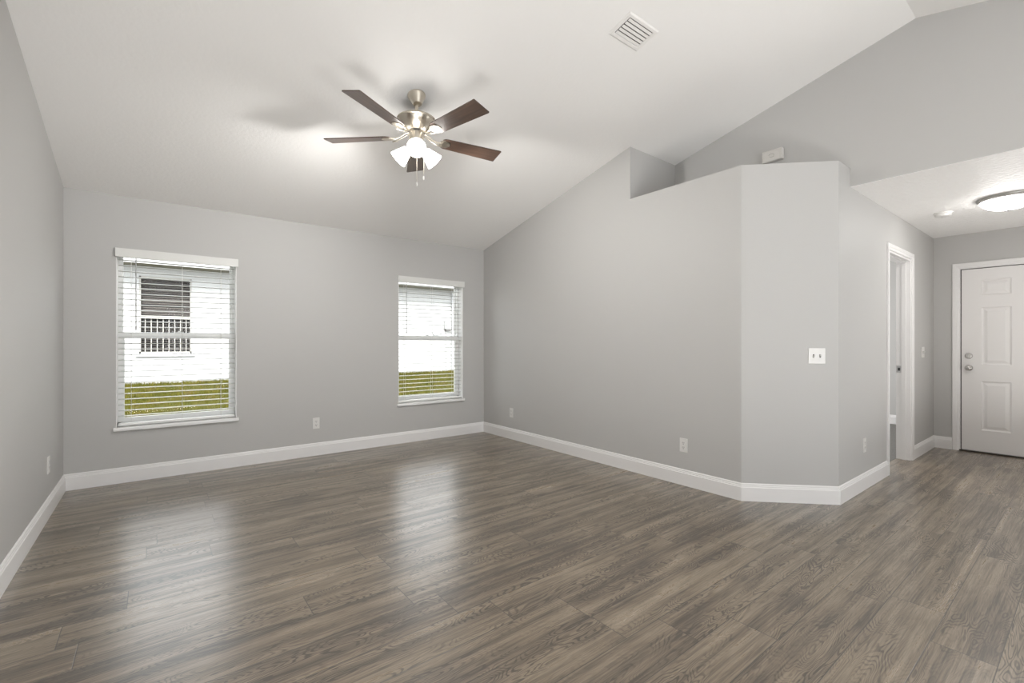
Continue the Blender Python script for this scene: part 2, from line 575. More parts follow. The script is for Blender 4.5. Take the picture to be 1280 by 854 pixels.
# ------------------------------------------------------------------ baseboards (mitred sweep)
BB = [(0.0, 0.0), (0.014, 0.0), (0.014, 0.102), (0.0105, 0.106), (0.0105, 0.1135), (0.0075, 0.1165), (0.0075, 0.124), (0.004, 0.131), (0.0, 0.132)]
def sweep_path(path, side, prof=BB, z0=0.0):
    """sections of prof along the 2D path, mitred; side=+1: profile grows to the left of travel"""
    secs = []
    P = [Vector(p) for p in path]
    for i, p in enumerate(P):
        ns = []
        for a, b in ((i - 1, i), (i, i + 1)):
            if 0 <= a and b < len(P):
                d = (P[b] - P[a]).normalized()
                ns.append(Vector((-d.y, d.x)) * side)
        n = ns[0] if len(ns) == 1 else (ns[0] + ns[1]) / (1 + ns[0].dot(ns[1]))
        secs.append([(p.x + n.x * o, p.y + n.y * o, z0 + z) for o, z in prof])
    return secs
def board(sa, sb):
    b = MB()
    t = bmesh.new()
    va = [t.verts.new(q) for q in sa]
    vb = [t.verts.new(q) for q in sb]
    n = len(va)
    for i in range(n):
        j = (i + 1) % n
        t.faces.new((va[i], va[j], vb[j], vb[i]))
    t.faces.new(va[::-1])
    t.faces.new(vb)
    bmesh.ops.recalc_face_normals(t, faces=list(t.faces))
    b.merge(t)
    return b
CW = 0.057
path = [(XL, YS), (XL, YB), (XR, YB), (XR, YA), (XB, YC), (DX0 - CW, YC)]
secs = sweep_path(path, -1)
bbn = [('baseboard_left', 'white baseboard along the left wall'), ('baseboard_back', 'white baseboard under the two windows'),
       ('baseboard_right', 'white baseboard along the right partition'), ('baseboard_corner', 'short white baseboard across the angled wall corner'),
       ('baseboard_hall', 'white baseboard on the hall wall ending at the doorway')]
for i, (n, l) in enumerate(bbn):
    struct(board(secs[i], secs[i + 1]).build(n, M['trim']), l, 'baseboard')
secs = sweep_path([(DX1 + CW, YC), (XD, YC), (XD, FY1 + CW)], -1)
struct(board(secs[0], secs[1]).build('baseboard_entry', M['trim']), 'short white baseboard between the doorway and the hall corner', 'baseboard')
struct(board(secs[1], secs[2]).build('baseboard_front', M['trim']), 'short white baseboard beside the front door casing', 'baseboard')
secs = sweep_path([(BX, 4.6), (BX, YC + 0.115)], -1, z0=0.004)
struct(board(secs[0], secs[1]).build('baseboard_bedroom', M['trim']), 'white baseboard in the bedroom beyond the doorway', 'baseboard')

# ------------------------------------------------------------------ door casings
CAS = [(0.0, 0.0), (0.0, 0.009), (0.004, 0.011), (0.020, 0.0125), (0.026, 0.016), (0.046, 0.017), (0.053, 0.0165), (0.057, 0.012), (0.057, 0.0)]
def casing(f, a0, a1, zt, name, label, parent=None):
    """f(a, out, z) -> world; runs up a0, across at zt, down a1"""
    b = MB()
    t = bmesh.new()
    secs = [[f(a0 - o, d, 0.0) for o, d in CAS], [f(a0 - o, d, zt + o) for o, d in CAS],
            [f(a1 + o, d, zt + o) for o, d in CAS], [f(a1 + o, d, 0.0) for o, d in CAS]]
    vs = [[t.verts.new(q) for q in s] for s in secs]
    n = len(CAS)
    for A, B in zip(vs, vs[1:]):
        for i in range(n):
            j = (i + 1) % n
            t.faces.new((A[i], A[j], B[j], B[i]))
    t.faces.new(vs[0])
    t.faces.new(vs[-1][::-1])
    bmesh.ops.recalc_face_normals(t, faces=list(t.faces))
    b.merge(t)
    return b.build(name, M['trim'], parent)

# open doorway to the bedroom: trim_1
dw = struct(empty('trim_1', (DX0, YC, 0)), 'white cased doorway standing open in the hall wall', 'door frame')
def pbuild(b, name, m, root, smooth=None):
    o = b.build(name, m, root, smooth)
    o.matrix_parent_inverse = Matrix.Translation(root.location).inverted()
    return o
dw.location = (0, 0, 0)
casing(lambda a, o, z: (a, YC - o, z), DX0, DX1, DZ, 'casing', '', dw)
jb = MB()
J = 0.019
jb.box((DX0, YC, 0), (DX0 + J, YC + 0.115, DZ - J)).box((DX1 - J, YC, 0), (DX1, YC + 0.115, DZ - J)).box((DX0, YC, DZ - J), (DX1, YC + 0.115, DZ))
jb.build('jamb', M['trim'], dw)
st = MB()
st.box((DX0 + J, YC + 0.036, 0), (DX0 + J + 0.011, YC + 0.070, DZ - J - 0.011)).box((DX1 - J - 0.011, YC + 0.036, 0), (DX1 - J, YC + 0.070, DZ - J - 0.011))
st.box((DX0 + J, YC + 0.036, DZ - J - 0.011), (DX1 - J, YC + 0.070, DZ - J))
st.build('door_stop', M['trim'], dw)
sp = MB().box((DX1 - J - 0.0015, YC + 0.074, 0.885), (DX1 - J, YC + 0.112, 0.955), 0.0005).build('strike_plate', M['steel'], dw)
MB().box((DX1 - J - 0.003, YC + 0.083, 0.905), (DX1 - J - 0.001, YC + 0.100, 0.934)).build('latch_hole', M['dark'], sp)

# ------------------------------------------------------------------ front door (door_1)
door = struct(empty('door_1', (0, 0, 0)), 'white six-panel front door with knob and deadbolt at the end of the hall', 'door')
casing(lambda a, o, z: (XD - o, -a, z), -FY1, -FY0, FZ, 'casing', '', door)
fj = MB()
fj.box((XD, FY1 - 0.008, 0), (XD + 0.13, FY1, FZ - 0.008)).box((XD, FY0, 0), (XD + 0.13, FY0 + 0.008, FZ - 0.008)).box((XD, FY0, FZ - 0.008), (XD + 0.13, FY1, FZ))
fj.build('jamb', M['trim'], door)
D0, D1, DZ0, DZ1 = 0.057, 0.962, 0.016, 1.996       # slab in Y and Z
DXF = XD + 0.012                                    # face of the slab
def panel_slab(panels):
    """slab face with raised panels facing -X"""
    t = bmesh.new()
    ys = sorted({D0, D1} | {p[0] for p in panels} | {p[1] for p in panels})
    zs = sorted({DZ0, DZ1} | {p[2] for p in panels} | {p[3] for p in panels})
    def ring(y0, y1, z0, z1, dx):
        return [t.verts.new((DXF + dx, y, z)) for y, z in ((y0, z0), (y1, z0), (y1, z1), (y0, z1))]
    for i in range(len(ys) - 1):
        for j in range(len(zs) - 1):
            y0, y1, z0, z1 = ys[i], ys[i + 1], zs[j], zs[j + 1]
            isp = any(abs(p[0] - y0) < 1e-6 and abs(p[1] - y1) < 1e-6 and abs(p[2] - z0) < 1e-6 and abs(p[3] - z1) < 1e-6 for p in panels)
            if not isp:
                t.faces.new(ring(y0, y1, z0, z1, 0))
                continue
            steps = [(0, 0), (0.006, 0.006), (0.012, 0.009), (0.022, 0.009), (0.046, 0.002)]
            prev = None
            for ins, dx in steps:
                cur = ring(y0 + ins, y1 - ins, z0 + ins, z1 - ins, dx)
                if prev:
                    for k in range(4):
                        m_ = (k + 1) % 4
                        t.faces.new((prev[k], prev[m_], cur[m_], cur[k]))
                prev = cur
            t.faces.new(prev)
    bmesh.ops.recalc_face_normals(t, faces=list(t.faces))
    b = MB()
    b.merge(t)
    b.box((DXF + 0.0095, D0, DZ0), (DXF + 0.044, D1, DZ1))
    for (a, c) in (((DXF, D0, DZ0), (DXF + 0.0095, D0 + 0.0005, DZ1)), ((DXF, D1 - 0.0005, DZ0), (DXF + 0.0095, D1, DZ1)),
                   ((DXF, D0, DZ0), (DXF + 0.0095, D1, DZ0 + 0.0005)), ((DXF, D0, DZ1 - 0.0005), (DXF + 0.0095, D1, DZ1))):
        b.box(a, c)
    return b
cols_ = [(0.585, 0.807), (0.212, 0.434)]
rows_ = [(1.705, 1.874), (0.955, 1.575), (0.247, 0.775)]
panel_slab([(a, b, c, d) for a, b in cols_ for c, d in rows_]).build('door_slab', M['door'], door)
gk = MB()
gk.box((DXF + 0.012, D1 - 0.001, 0.004), (DXF + 0.06, FY1 - 0.008, FZ - 0.008)).box((DXF + 0.012, FY0 + 0.008, 0.004), (DXF + 0.06, D0, FZ - 0.008))
gk.box((DXF + 0.012, D0, DZ1), (DXF + 0.06, D1, FZ - 0.008))
gk.build('weatherstrip', M['gasket'], door)
MB().box((XD - 0.012, FY0, 0.0), (XD + 0.14, FY1, 0.014), 0.003).build('threshold', M['bronze'], door)
mx_ = Matrix.Rotation(R(-90), 4, 'Y')                # +Z of a lathe -> -X
def on_door(y, z):
    return Matrix.Translation((DXF, y, z)) @ mx_
kn = MB().lathe([(0.0, 0.0), (0.033, 0.0), (0.033, 0.004), (0.028, 0.009), (0.013, 0.011), (0.011, 0.026), (0.018, 0.032), (0.0225, 0.042), (0.0275, 0.052), (0.022, 0.061), (0.010, 0.065), (0.0, 0.065)],
                36, on_door(0.905, 0.916)).build('door_knob', M['satin'], door, 35)
MB().box((-0.0012, -0.006, 0.064), (0.0012, 0.006, 0.066), 0, on_door(0.905, 0.916)).build('turn_slot', M['slot'], kn)
db = MB().lathe([(0.0, 0.0), (0.032, 0.0), (0.032, 0.005), (0.027, 0.011), (0.010, 0.013), (0.0, 0.013)], 36, on_door(0.905, 1.047)).build('deadbolt', M['satin'], door, 35)
MB().box((-0.016, -0.0045, 0.012), (0.016, 0.0045, 0.026), 0.002, on_door(0.905, 1.047) @ Matrix.Rotation(R(25), 4, 'Z')).build('thumb_turn', M['satin'], db)
MB().box((DXF + 0.004, D1 - 0.0005, 0.892), (DXF + 0.03, FY1 - 0.0075, 0.940)).build('strike', M['gasket'], door)

# ------------------------------------------------------------------ windows with blinds
def make_window(n, w, label):
    x0, x1, z0, z1 = w
    r = struct(empty('window_%d' % n), label, 'window')
    yf0, yf1 = YB + 0.105, YB + 0.175
    # painted return lining the opening
    ln = MB()
    e = 0.004
    ln.box((x0, YB - 0.001, z0), (x0 + e, YB + WT, z1)).box((x1 - e, YB - 0.001, z0), (x1, YB + WT, z1)).box((x0, YB - 0.001, z1 - e), (x1, YB + WT, z1))
    ln.build('window_return', M['vinyl'], r)
    MB().box((x0 - 0.018, YB - 0.024, z0 - 0.026), (x1 + 0.018, YB + 0.105, z0 + 0.004), 0.005).build('sill', M['vinyl'], r)
    fr = MB()
    fwid = 0.022
    fr.box((x0 + e, yf0, z0), (x0 + e + fwid, yf1, z1 - e)).box((x1 - e - fwid, yf0, z0), (x1 - e, yf1, z1 - e))
    fr.box((x0 + e, yf0, z1 - e - fwid), (x1 - e, yf1, z1 - e)).box((x0 + e, yf0, z0), (x1 - e, yf1, z0 + fwid + 0.012))
    fr.build('frame', M['vinyl'], r)
    zm = 1.252
    a0, a1 = x0 + e + fwid, x1 - e - fwid
    def sash(zb, zt, ya, yb, sw, rail_b, rail_t, name):
        s = MB()
        s.box((a0, ya, zb), (a0 + sw, yb, zt)).box((a1 - sw, ya, zb), (a1, yb, zt))
        s.box((a0 + sw, ya, zb), (a1 - sw, yb, zb + rail_b)).box((a0 + sw, ya, zt - rail_t), (a1 - sw, yb, zt))
        o = s.build(name, M['vinyl'], r)
        MB().box((a0 + sw, (ya + yb) / 2 - 0.002, zb + rail_b), (a1 - sw, (ya + yb) / 2 + 0.002, zt - rail_t)).build('pane', M['glass'], o)
        return o
    sash(zm - 0.02, z1 - e - fwid, yf0 + 0.038, yf0 + 0.064, 0.014, 0.035, 0.018, 'upper_sash')
    lo = sash(z0 + fwid + 0.012, zm + 0.030, yf0 + 0.006, yf0 + 0.034, 0.024, 0.036, 0.052, 'lower_sash')
    lk = MB().box(((x0 + x1) / 2 - 0.03, yf0 + 0.010, zm + 0.030), ((x0 + x1) / 2 + 0.03, yf0 + 0.032, zm + 0.036), 0.002)
    lk.lathe([(0, 0), (0.010, 0), (0.010, 0.012), (0, 0.012)], 16, Matrix.Translation(((x0 + x1) / 2, yf0 + 0.021, zm + 0.036)))
    lk.build('sash_lock', M['vinyl'], r)
    return r

def make_blind(w, label, wand_x):
    x0, x1, z0, z1 = w
    r = tag(empty('window_blind', (0, 0, 0)), label, 'blind', 'white window blinds')
    a0, a1 = x0 + 0.012, x1 - 0.012
    yc = YB + 0.046
    MB().box((a0, yc - 0.026, z1 - 0.048), (a1, yc + 0.026, z1 - 0.006), 0.002).build('headrail', M['slat'], r)
    v = MB()
    v.box((x0 - 0.006, YB - 0.026, z1 - 0.068), (x1 + 0.012, YB - 0.014, z1 + 0.006), 0.003)
    v.box((x1 + 0.002, YB - 0.014, z1 - 0.068), (x1 + 0.012, YB - 0.001, z1 + 0.006), 0.002)
    v.box((x0 - 0.006, YB - 0.014, z1 - 0.068), (x0 + 0.004, YB - 0.001, z1 + 0.006), 0.002)
    v.build('valance', M['slat'], r)
    s = MB()
    pitch = 0.0478
    z = z1 - 0.086
    zs = []
    while z > z0 + 0.062:
        zs.append(z)
        top = [(0.021 * k / 4, 0.0052 * (1 - (k / 4) ** 2)) for k in range(-4, 5)]     # crowned slat section
        sec = [(a0, yc + u, z + w) for u, w in top] + [(a0, yc + u, z + w - 0.0020) for u, w in reversed(top)]
        s.prism(sec, (a1 - a0, 0, 0))
        z -= pitch
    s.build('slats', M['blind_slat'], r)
    MB().box((a0, yc - 0.026, z0 + 0.012), (a1, yc + 0.026, z0 + 0.032), 0.004).build('bottom_rail', M['slat'], r)
    for k, fx in enumerate((0.10, 0.52, 0.87)):
        x = a0 + (a1 - a0) * fx
        c = MB()
        for dy in (-0.0225, 0.0225):
            c.tube([(x, yc + dy, z1 - 0.05), (x, yc + dy, z0 + 0.030)], 0.0011, 6)
        for zz in zs:
            c.tube([(x, yc - 0.0225, zz - 0.0024), (x, yc + 0.0225, zz - 0.0024)], 0.0008, 5)
        c.build('ladder_cord', M['cord'], r)
    wd = MB().tube([(wand_x, YB + 0.004, z1 - 0.064), (wand_x, YB + 0.004, 1.325)], [0.0042, 0.0042], 8)
    wd.lathe([(0, 0), (0.0052, 0.002), (0.0052, 0.03), (0, 0.032)], 10, Matrix.Translation((wand_x, YB + 0.004, 1.297)))
    wo = wd.build('tilt_wand', M['wand'], r)
    MB().tube([(wand_x, YB + 0.02, z1 - 0.045), (wand_x, YB + 0.004, z1 - 0.05), (wand_x, YB + 0.004, z1 - 0.066)], 0.0016, 6).build('wand_hook', M['steel'], wo)
    return r
make_window(1, WIN[0], 'white single-hung window nearest the left wall')
make_window(2, WIN[1], 'white single-hung window nearest the right partition')
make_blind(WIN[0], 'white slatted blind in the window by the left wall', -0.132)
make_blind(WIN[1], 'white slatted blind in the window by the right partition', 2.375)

# unseen patio doors behind the viewpoint, added to let daylight in
pd = struct(empty('door_2'), 'added white framed glass patio doors, unseen behind the viewpoint, letting daylight in', 'door')
x0, x1, _, zt = SL
pf = MB()
pf.box((x0, YS - T, 0), (x0 + 0.05, YS, zt)).box((x1 - 0.05, YS - T, 0), (x1, YS, zt)).box((x0, YS - T, zt - 0.05), (x1, YS, zt)).box((x0, YS - T, 0), (x1, YS, 0.03))
pf.box(((x0 + x1) / 2 - 0.05, YS - 0.09, 0.03), ((x0 + x1) / 2 + 0.05, YS - 0.02, zt - 0.05))
pf.build('frame', M['vinyl'], pd)
MB().box((x0 + 0.05, YS - 0.062, 0.03), (x1 - 0.05, YS - 0.058, zt - 0.05)).build('pane', M['glass'], pd)

# ------------------------------------------------------------------ ceiling fan
FX, FY = 1.466, 2.994
FZC = zc(FY)
fan = tag(empty('ceiling_fan', (FX, FY, FZC)), 'five-blade ceiling fan with walnut blades and three lit lamps', 'ceiling fan')
def fz(z):
    return z - FZC                     # fan-local height
tilt = Matrix.Rotation(-math.atan(TS), 4, 'X')
MB().lathe([(0.0, 0.006), (0.063, 0.006), (0.064, -0.006), (0.060, -0.014), (0.034, -0.062), (0.030, -0.070), (0.022, -0.071), (0.0, -0.071)],
           40, tilt).build('canopy', M['nickel'], fan, 35)
MB().lathe([(0.0, fz(2.895)), (0.021, fz(2.892)), (0.021, fz(2.878)), (0.0125, fz(2.872)), (0.0125, fz(2.795)), (0.0, fz(2.795))], 24).build('downrod', M['nickel'], fan, 35)
mo = [(0.0, fz(2.800)), (0.030, fz(2.800)), (0.034, fz(2.793)), (0.100, fz(2.787)), (0.130, fz(2.779)), (0.1375, fz(2.772)), (0.1375, fz(2.764)), (0.131, fz(2.760)),
      (0.127, fz(2.752)), (0.114, fz(2.735)), (0.094, fz(2.714)), (0.074, fz(2.698)), (0.060, fz(2.690)), (0.0, fz(2.690))]
MB().lathe(mo, 56).build('motor_housing', M['nickel'], fan, 28)
MB().lathe([(0.0, fz(2.692)), (0.056, fz(2.692)), (0.056, fz(2.678)), (0.0, fz(2.678))], 40).build('vent_ring', M['slot'], fan, 30)
MB().lathe([(0.0, fz(2.680)), (0.052, fz(2.680)), (0.054, fz(2.672)), (0.050, fz(2.630)), (0.047, fz(2.600)), (0.040, fz(2.590)), (0.030, fz(2.576)), (0.012, fz(2.570)), (0.0, fz(2.569))],
           40).build('switch_housing', M['nickel'], fan, 35)
ZBL = 2.650
def blade_mesh():
    b = MB()
    t = bmesh.new()
    out = [(0.190, -0.040), (0.205, -0.052), (0.225, -0.056), (0.650, -0.070), (0.655, -0.066), (0.655, 0.066), (0.650, 0.070), (0.225, 0.056), (0.205, 0.052), (0.190, 0.040)]
    a = [t.verts.new((x, y, 0.003)) for x, y in out]
    c = [t.verts.new((x, y, -0.003)) for x, y in out]
    t.faces.new(a)
    t.faces.new(c[::-1])
    n = len(out)
    for i in range(n):
        j = (i + 1) % n
        t.faces.new((a[i], c[i], c[j], a[j]))
    bmesh.ops.recalc_face_normals(t, faces=list(t.faces))
    b.merge(t, Matrix.Rotation(R(-12), 4, 'X'))
    return b
def iron_mesh():
    b = MB()
    for s in (-1, 1):
        b.tube([(0.050, s * 0.012, 0.030), (0.080, s * 0.016, 0.020), (0.115, s * 0.012, 0.000), (0.150, s * 0.018, -0.012), (0.185, s * 0.030, -0.012)], 0.005, 8)
    t = bmesh.new()
    out = [(0.170, 0.0), (0.178, -0.030), (0.200, -0.040), (0.235, -0.034), (0.252, -0.014), (0.255, 0.0), (0.252, 0.014), (0.235, 0.034), (0.200, 0.040), (0.178, 0.030)]
    a = [t.verts.new((x, y, -0.0035)) for x, y in out]
    c = [t.verts.new((x, y, -0.0075)) for x, y in out]
    t.faces.new(a)
    t.faces.new(c[::-1])
    for i in range(len(out)):
        j = (i + 1) % len(out)
        t.faces.new((a[i], c[i], c[j], a[j]))
    bmesh.ops.recalc_face_normals(t, faces=list(t.faces))
    b.merge(t, Matrix.Rotation(R(-12), 4, 'X'))
    for px, py in ((0.195, -0.022), (0.195, 0.022), (0.235, 0.0)):
        b.lathe([(0, -0.0095), (0.0045, -0.009), (0.005, -0.007)], 10, Matrix.Rotation(R(-12), 4, 'X') @ Matrix.Translation((px, py, 0)))
    return b
bl0 = blade_mesh().build('blade', M['blade'], fan)
ir0 = iron_mesh().build('blade_arm', M['nickel'], bl0, 40)
for i, a in enumerate((65, -7, -79, -151, 137)):
    o = bl0 if i == 0 else copy_tree(bl0, fan)
    o.location = (0, 0, fz(ZBL))
    o.rotation_euler = (0, 0, R(a))
cam_dir = math.atan2(-FY, -FX)
for k in range(3):
    ang = cam_dir + k * 2 * math.pi / 3
    # arm from the housing to the socket, then the shade opening outward and down
    ux, uy = math.cos(ang), math.sin(ang)
    ax = Vector((ux * math.sin(R(55)), uy * math.sin(R(55)), -math.cos(R(55))))
    base = Vector((ux * 0.068, uy * 0.068, fz(2.570)))
    q = ax.to_track_quat('Z', 'Y').to_matrix().to_4x4()
    mt = Matrix.Translation(base) @ q
    sh = MB().lathe([(0.019, 0.0), (0.030, 0.002), (0.036, 0.012), (0.043, 0.035), (0.053, 0.065), (0.0645, 0.102), (0.0620, 0.102), (0.0505, 0.065), (0.0405, 0.036), (0.033, 0.014), (0.019, 0.003)],
                    36, mt).build('lamp_shade', M['shade'], fan, 50)
    MB().lathe([(0.0, -0.022), (0.016, -0.022), (0.021, -0.012), (0.021, 0.004), (0.0, 0.004)], 24, mt).tube(
        [Vector((ux * 0.030, uy * 0.030, fz(2.588))), base + ax * -0.012], 0.010, 10).build('socket', M['nickel'], sh, 40)
    lt = lamp('fan_lamp', 'SPOT', base + ax * 0.115, ax.to_track_quat('-Z', 'Y').to_euler(), 68, (1, 0.985, 0.955),
              spot_size=R(152), spot_blend=1.0, shadow_soft_size=0.05)
    lt.parent = fan
    MB().lathe([(0.0, 0.004), (0.012, 0.006), (0.013, 0.02), (0.024, 0.045), (0.026, 0.060), (0.019, 0.078), (0.0, 0.086)], 20, mt).build('bulb', M['bulb'], sh, 60)
def chain(dx, dy, z0, z1, fob):
    b = MB()
    n = int((z0 - z1) / 0.0055)
    b.tube([(dx, dy, fz(z0)), (dx, dy, fz(z1))], 0.0011, 6)
    for k in range(n):
        b.lathe([(0, -0.0019), (0.0016, -0.001), (0.0019, 0), (0.0016, 0.001), (0, 0.0019)], 6, Matrix.Translation((dx, dy, fz(z0 - k * 0.0055))))
    o = b.build('pull_chain', M['nickel'], fan)
    MB().lathe([(0, 0.0), (0.0045, -0.002), (0.0055, -fob * 0.5), (0.0045, -fob), (0, -fob - 0.002)], 12, Matrix.Translation((dx, dy, fz(z1)))).build('chain_fob', M['plastic'], o, 50)
rgt = Vector((math.cos(0.6604), -math.sin(0.6604)))
chain(-0.012, -0.030, 2.60, 2.318, 0.026)
chain(rgt.x * 0.052, rgt.y * 0.052, 2.60, 2.372, 0.026)

# ------------------------------------------------------------------ air vent on the slope
vx0, vx1, vy0, vy1 = 2.316, 2.612, 1.790, 1.966
sl = math.atan(TS)
vcx, vcy = (vx0 + vx1) / 2, (vy0 + vy1) / 2
vm = Matrix.Translation((vcx, vcy, zc(vcy))) @ Matrix.Rotation(-sl, 4, 'X')
vent = tag(empty('air_vent', mtx=vm), 'white louvred air vent set in the sloped ceiling', 'vent')
hw, hh = (vx1 - vx0) / 2, (vy1 - vy0) / 2 / math.cos(sl)
vf = MB()
ihw, ihh = hw - 0.030, hh - 0.028
t = bmesh.new()
rings = []
for w, h, z in ((hw, hh, 0.0), (hw, hh, -0.003), (hw - 0.008, hh - 0.008, -0.008), (ihw + 0.004, ihh + 0.004, -0.008), (ihw, ihh, -0.004), (ihw, ihh, 0.0)):
    rings.append([t.verts.new(p) for p in ((-w, -h, z), (w, -h, z), (w, h, z), (-w, h, z))])
for A, B in zip(rings, rings[1:]):
    for k in range(4):
        j = (k + 1) % 4
        t.faces.new((A[k], A[j], B[j], B[k]))
bmesh.ops.recalc_face_normals(t, faces=list(t.faces))
vf.merge(t)
vf.build('frame', M['vent'], vent)
MB().box((-ihw, -ihh, -0.0012), (ihw, ihh, -0.0004)).build('duct_opening', M['slot'], vent)
for k in range(5):
    y = -ihh + (k + 0.5) * 2 * ihh / 5
    MB().box((-ihw + 0.004, -0.0090, -0.0008), (ihw, 0.0090, 0.0008), 0, Matrix.Translation((0, y, -0.0055)) @ Matrix.Rotation(R(-4), 4, 'X')).build('louvre', M['vent'], vent)

# ------------------------------------------------------------------ hall dome light and smoke detector
HLX, HLY = 5.53, 0.475
hl = tag(empty('ceiling_light', (HLX, HLY, ZH)), 'lit flush dome ceiling light in the entry hall', 'ceiling light')
MB().lathe([(0.0, 0.0), (0.185, 0.0), (0.190, -0.008), (0.182, -0.014), (0.186, -0.022), (0.180, -0.030), (0.168, -0.032), (0.160, -0.026), (0.0, -0.026)], 64).build('trim_ring', M['ring'], hl, 40)
pr = [(0.164 * math.cos(R(a)), -0.028 - 0.075 * math.sin(R(a))) for a in range(0, 86, 6)] + [(0.0, -0.103)]
MB().lathe(pr, 64).build('glass_dome', M['dome'], hl, 80)
MB().lathe([(0, -0.100), (0.009, -0.103), (0.011, -0.109), (0.007, -0.116), (0, -0.119)], 20).build('finial', M['satin'], hl, 60)
sd = tag(empty('smoke_detector', (5.735, 0.905, ZH)), 'round white smoke detector on the hall ceiling', 'smoke detector')
MB().lathe([(0, 0), (0.066, 0), (0.067, -0.008), (0.062, -0.012), (0.0, -0.012)], 40).build('base', M['plastic'], sd, 40)
MB().lathe([(0, -0.012), (0.058, -0.012), (0.060, -0.022), (0.052, -0.034), (0.030, -0.038), (0, -0.038)], 40).build('cover', M['plastic'], sd, 40)
MB().lathe([(0, -0.0375), (0.006, -0.0375), (0.006, -0.041), (0, -0.041)], 14, Matrix.Translation((0.018, 0.010, 0))).build('test_button', M['chime'], sd, 40)

# ------------------------------------------------------------------ doorbell chime on the upper wall
ch = tag(empty('doorbell_chime', (XU, 1.745, 2.80)), 'white doorbell chime box on the upper wall above the ledge', 'doorbell chime')
MB().box((-0.044, -0.081, -0.047), (0, 0.081, 0.047), 0.004).build('box', M['chime'], ch)
cv = MB()
cv.box((-0.0475, -0.068, -0.037), (-0.043, 0.068, -0.034)).box((-0.0475, -0.068, 0.034), (-0.043, 0.068, 0.037))
cv.box((-0.0475, -0.068, -0.034), (-0.043, -0.065, 0.034)).box((-0.0475, 0.065, -0.034), (-0.043, 0.068, 0.034))
cv.build('cover_border', M['chime'], ch)
em = MB()
em.tube([(-0.045, 0.022 * math.cos(R(a)) + 0.004, 0.013 * math.sin(R(a))) for a in range(20, 200, 15)], 0.0022, 6)
em.tube([(-0.045, -0.020 * math.cos(R(a)), -0.005 + 0.010 * math.sin(R(a)) * -1) for a in range(20, 170, 15)], 0.0018, 6)
em.build('emblem', M['emblem'], ch)

# ------------------------------------------------------------------ outlets and switches (local +Y out of the wall)
def make_outlet(name='wall_outlet'):
    r = empty(name)
    MB().box((-0.035, -0.0005, -0.0575), (0.035, 0.0055, 0.0575), 0.002).build('cover_plate', M['plastic'], r)
    for s in (1, -1):
        f = MB().lathe([(0, 0.0), (0.0165, 0.0), (0.0165, 0.0022), (0.0, 0.0022)], 24, Matrix.Translation((0, 0.005, s * 0.0195)) @ Matrix.Rotation(R(-90), 4, 'X')).build('receptacle', M['plastic'], r)
        sl_ = MB()
        sl_.box((-0.0078, 0.007, s * 0.0195 - 0.001), (-0.0048, 0.0076, s * 0.0195 + 0.009)).box((0.0048, 0.007, s * 0.0195 - 0.001), (0.0078, 0.0076, s * 0.0195 + 0.008))
        sl_.lathe([(0, 0), (0.0034, 0), (0.0034, 0.0006), (0, 0.0006)], 12, Matrix.Translation((0, 0.007, s * 0.0195 - 0.0085)) @ Matrix.Rotation(R(-90), 4, 'X'))
        sl_.build('slots', M['slot'], f)
    MB().lathe([(0, 0), (0.003, 0), (0.0025, 0.001), (0, 0.001)], 12, Matrix.Translation((0, 0.0055, 0)) @ Matrix.Rotation(R(-90), 4, 'X')).build('screw', M['steel'], r)
    return r
ot = make_outlet()
spots = [((1.343, YB, 0.340), 180, 'white outlet on the back wall between the two windows'),
         ((XR, 4.500, 0.325), 90, 'white outlet on the right partition near the back corner'),
         ((XR, 2.151, 0.333), 90, 'white outlet on the right partition near the angled corner'),
         ((4.555, YC, 0.356), 180, 'white outlet low on the hall wall before the doorway'),
         ((XL, 4.44, 0.350), -90, 'white outlet on the left wall near the corner')]
for i, (loc, rz, lab) in enumerate(spots):
    o = ot if i == 0 else copy_tree(ot)
    o.location = loc
    o.rotation_euler = (0, 0, R(rz))
    tag(o, lab, 'outlet', 'white wall outlets')
def make_switch():
    r = empty('light_switch')
    MB().box((-0.058, -0.0005, -0.0575), (0.058, 0.0055, 0.0575), 0.002).build('cover_plate', M['plastic'], r)
    for s, up in ((-0.023, 1), (0.023, -1)):
        f = MB().box((s - 0.005, 0.005, -0.012), (s + 0.005, 0.0062, 0.012)).build('toggle_slot', M['slot'], r)
        MB().box((-0.0042, -0.002, -0.005), (0.0042, 0.014, 0.005), 0.0012, Matrix.Translation((s, 0.004, 0)) @ Matrix.Rotation(R(25 * up), 4, 'X')).build('toggle', M['plastic'], r)
        for z in (-0.030, 0.030):
            MB().lathe([(0, 0), (0.003, 0), (0.0025, 0.001), (0, 0.001)], 12, Matrix.Translation((s, 0.0055, z)) @ Matrix.Rotation(R(-90), 4, 'X')).build('screw', M['plastic'], r)
    return r
sw = make_switch()
sd_ = 0.373
sw.location = (XR + sd_, YA - sd_, 1.0915)
sw.rotation_euler = (0, 0, R(135))
tag(sw, 'white double switch plate on the angled wall corner', 'light switch', 'white light switches')
s2 = copy_tree(sw)
s2.location = (6.53, YC, 1.09)
s2.rotation_euler = (0, 0, R(180))
tag(s2, 'white double switch plate between doorway and front door', 'light switch', 'white light switches')

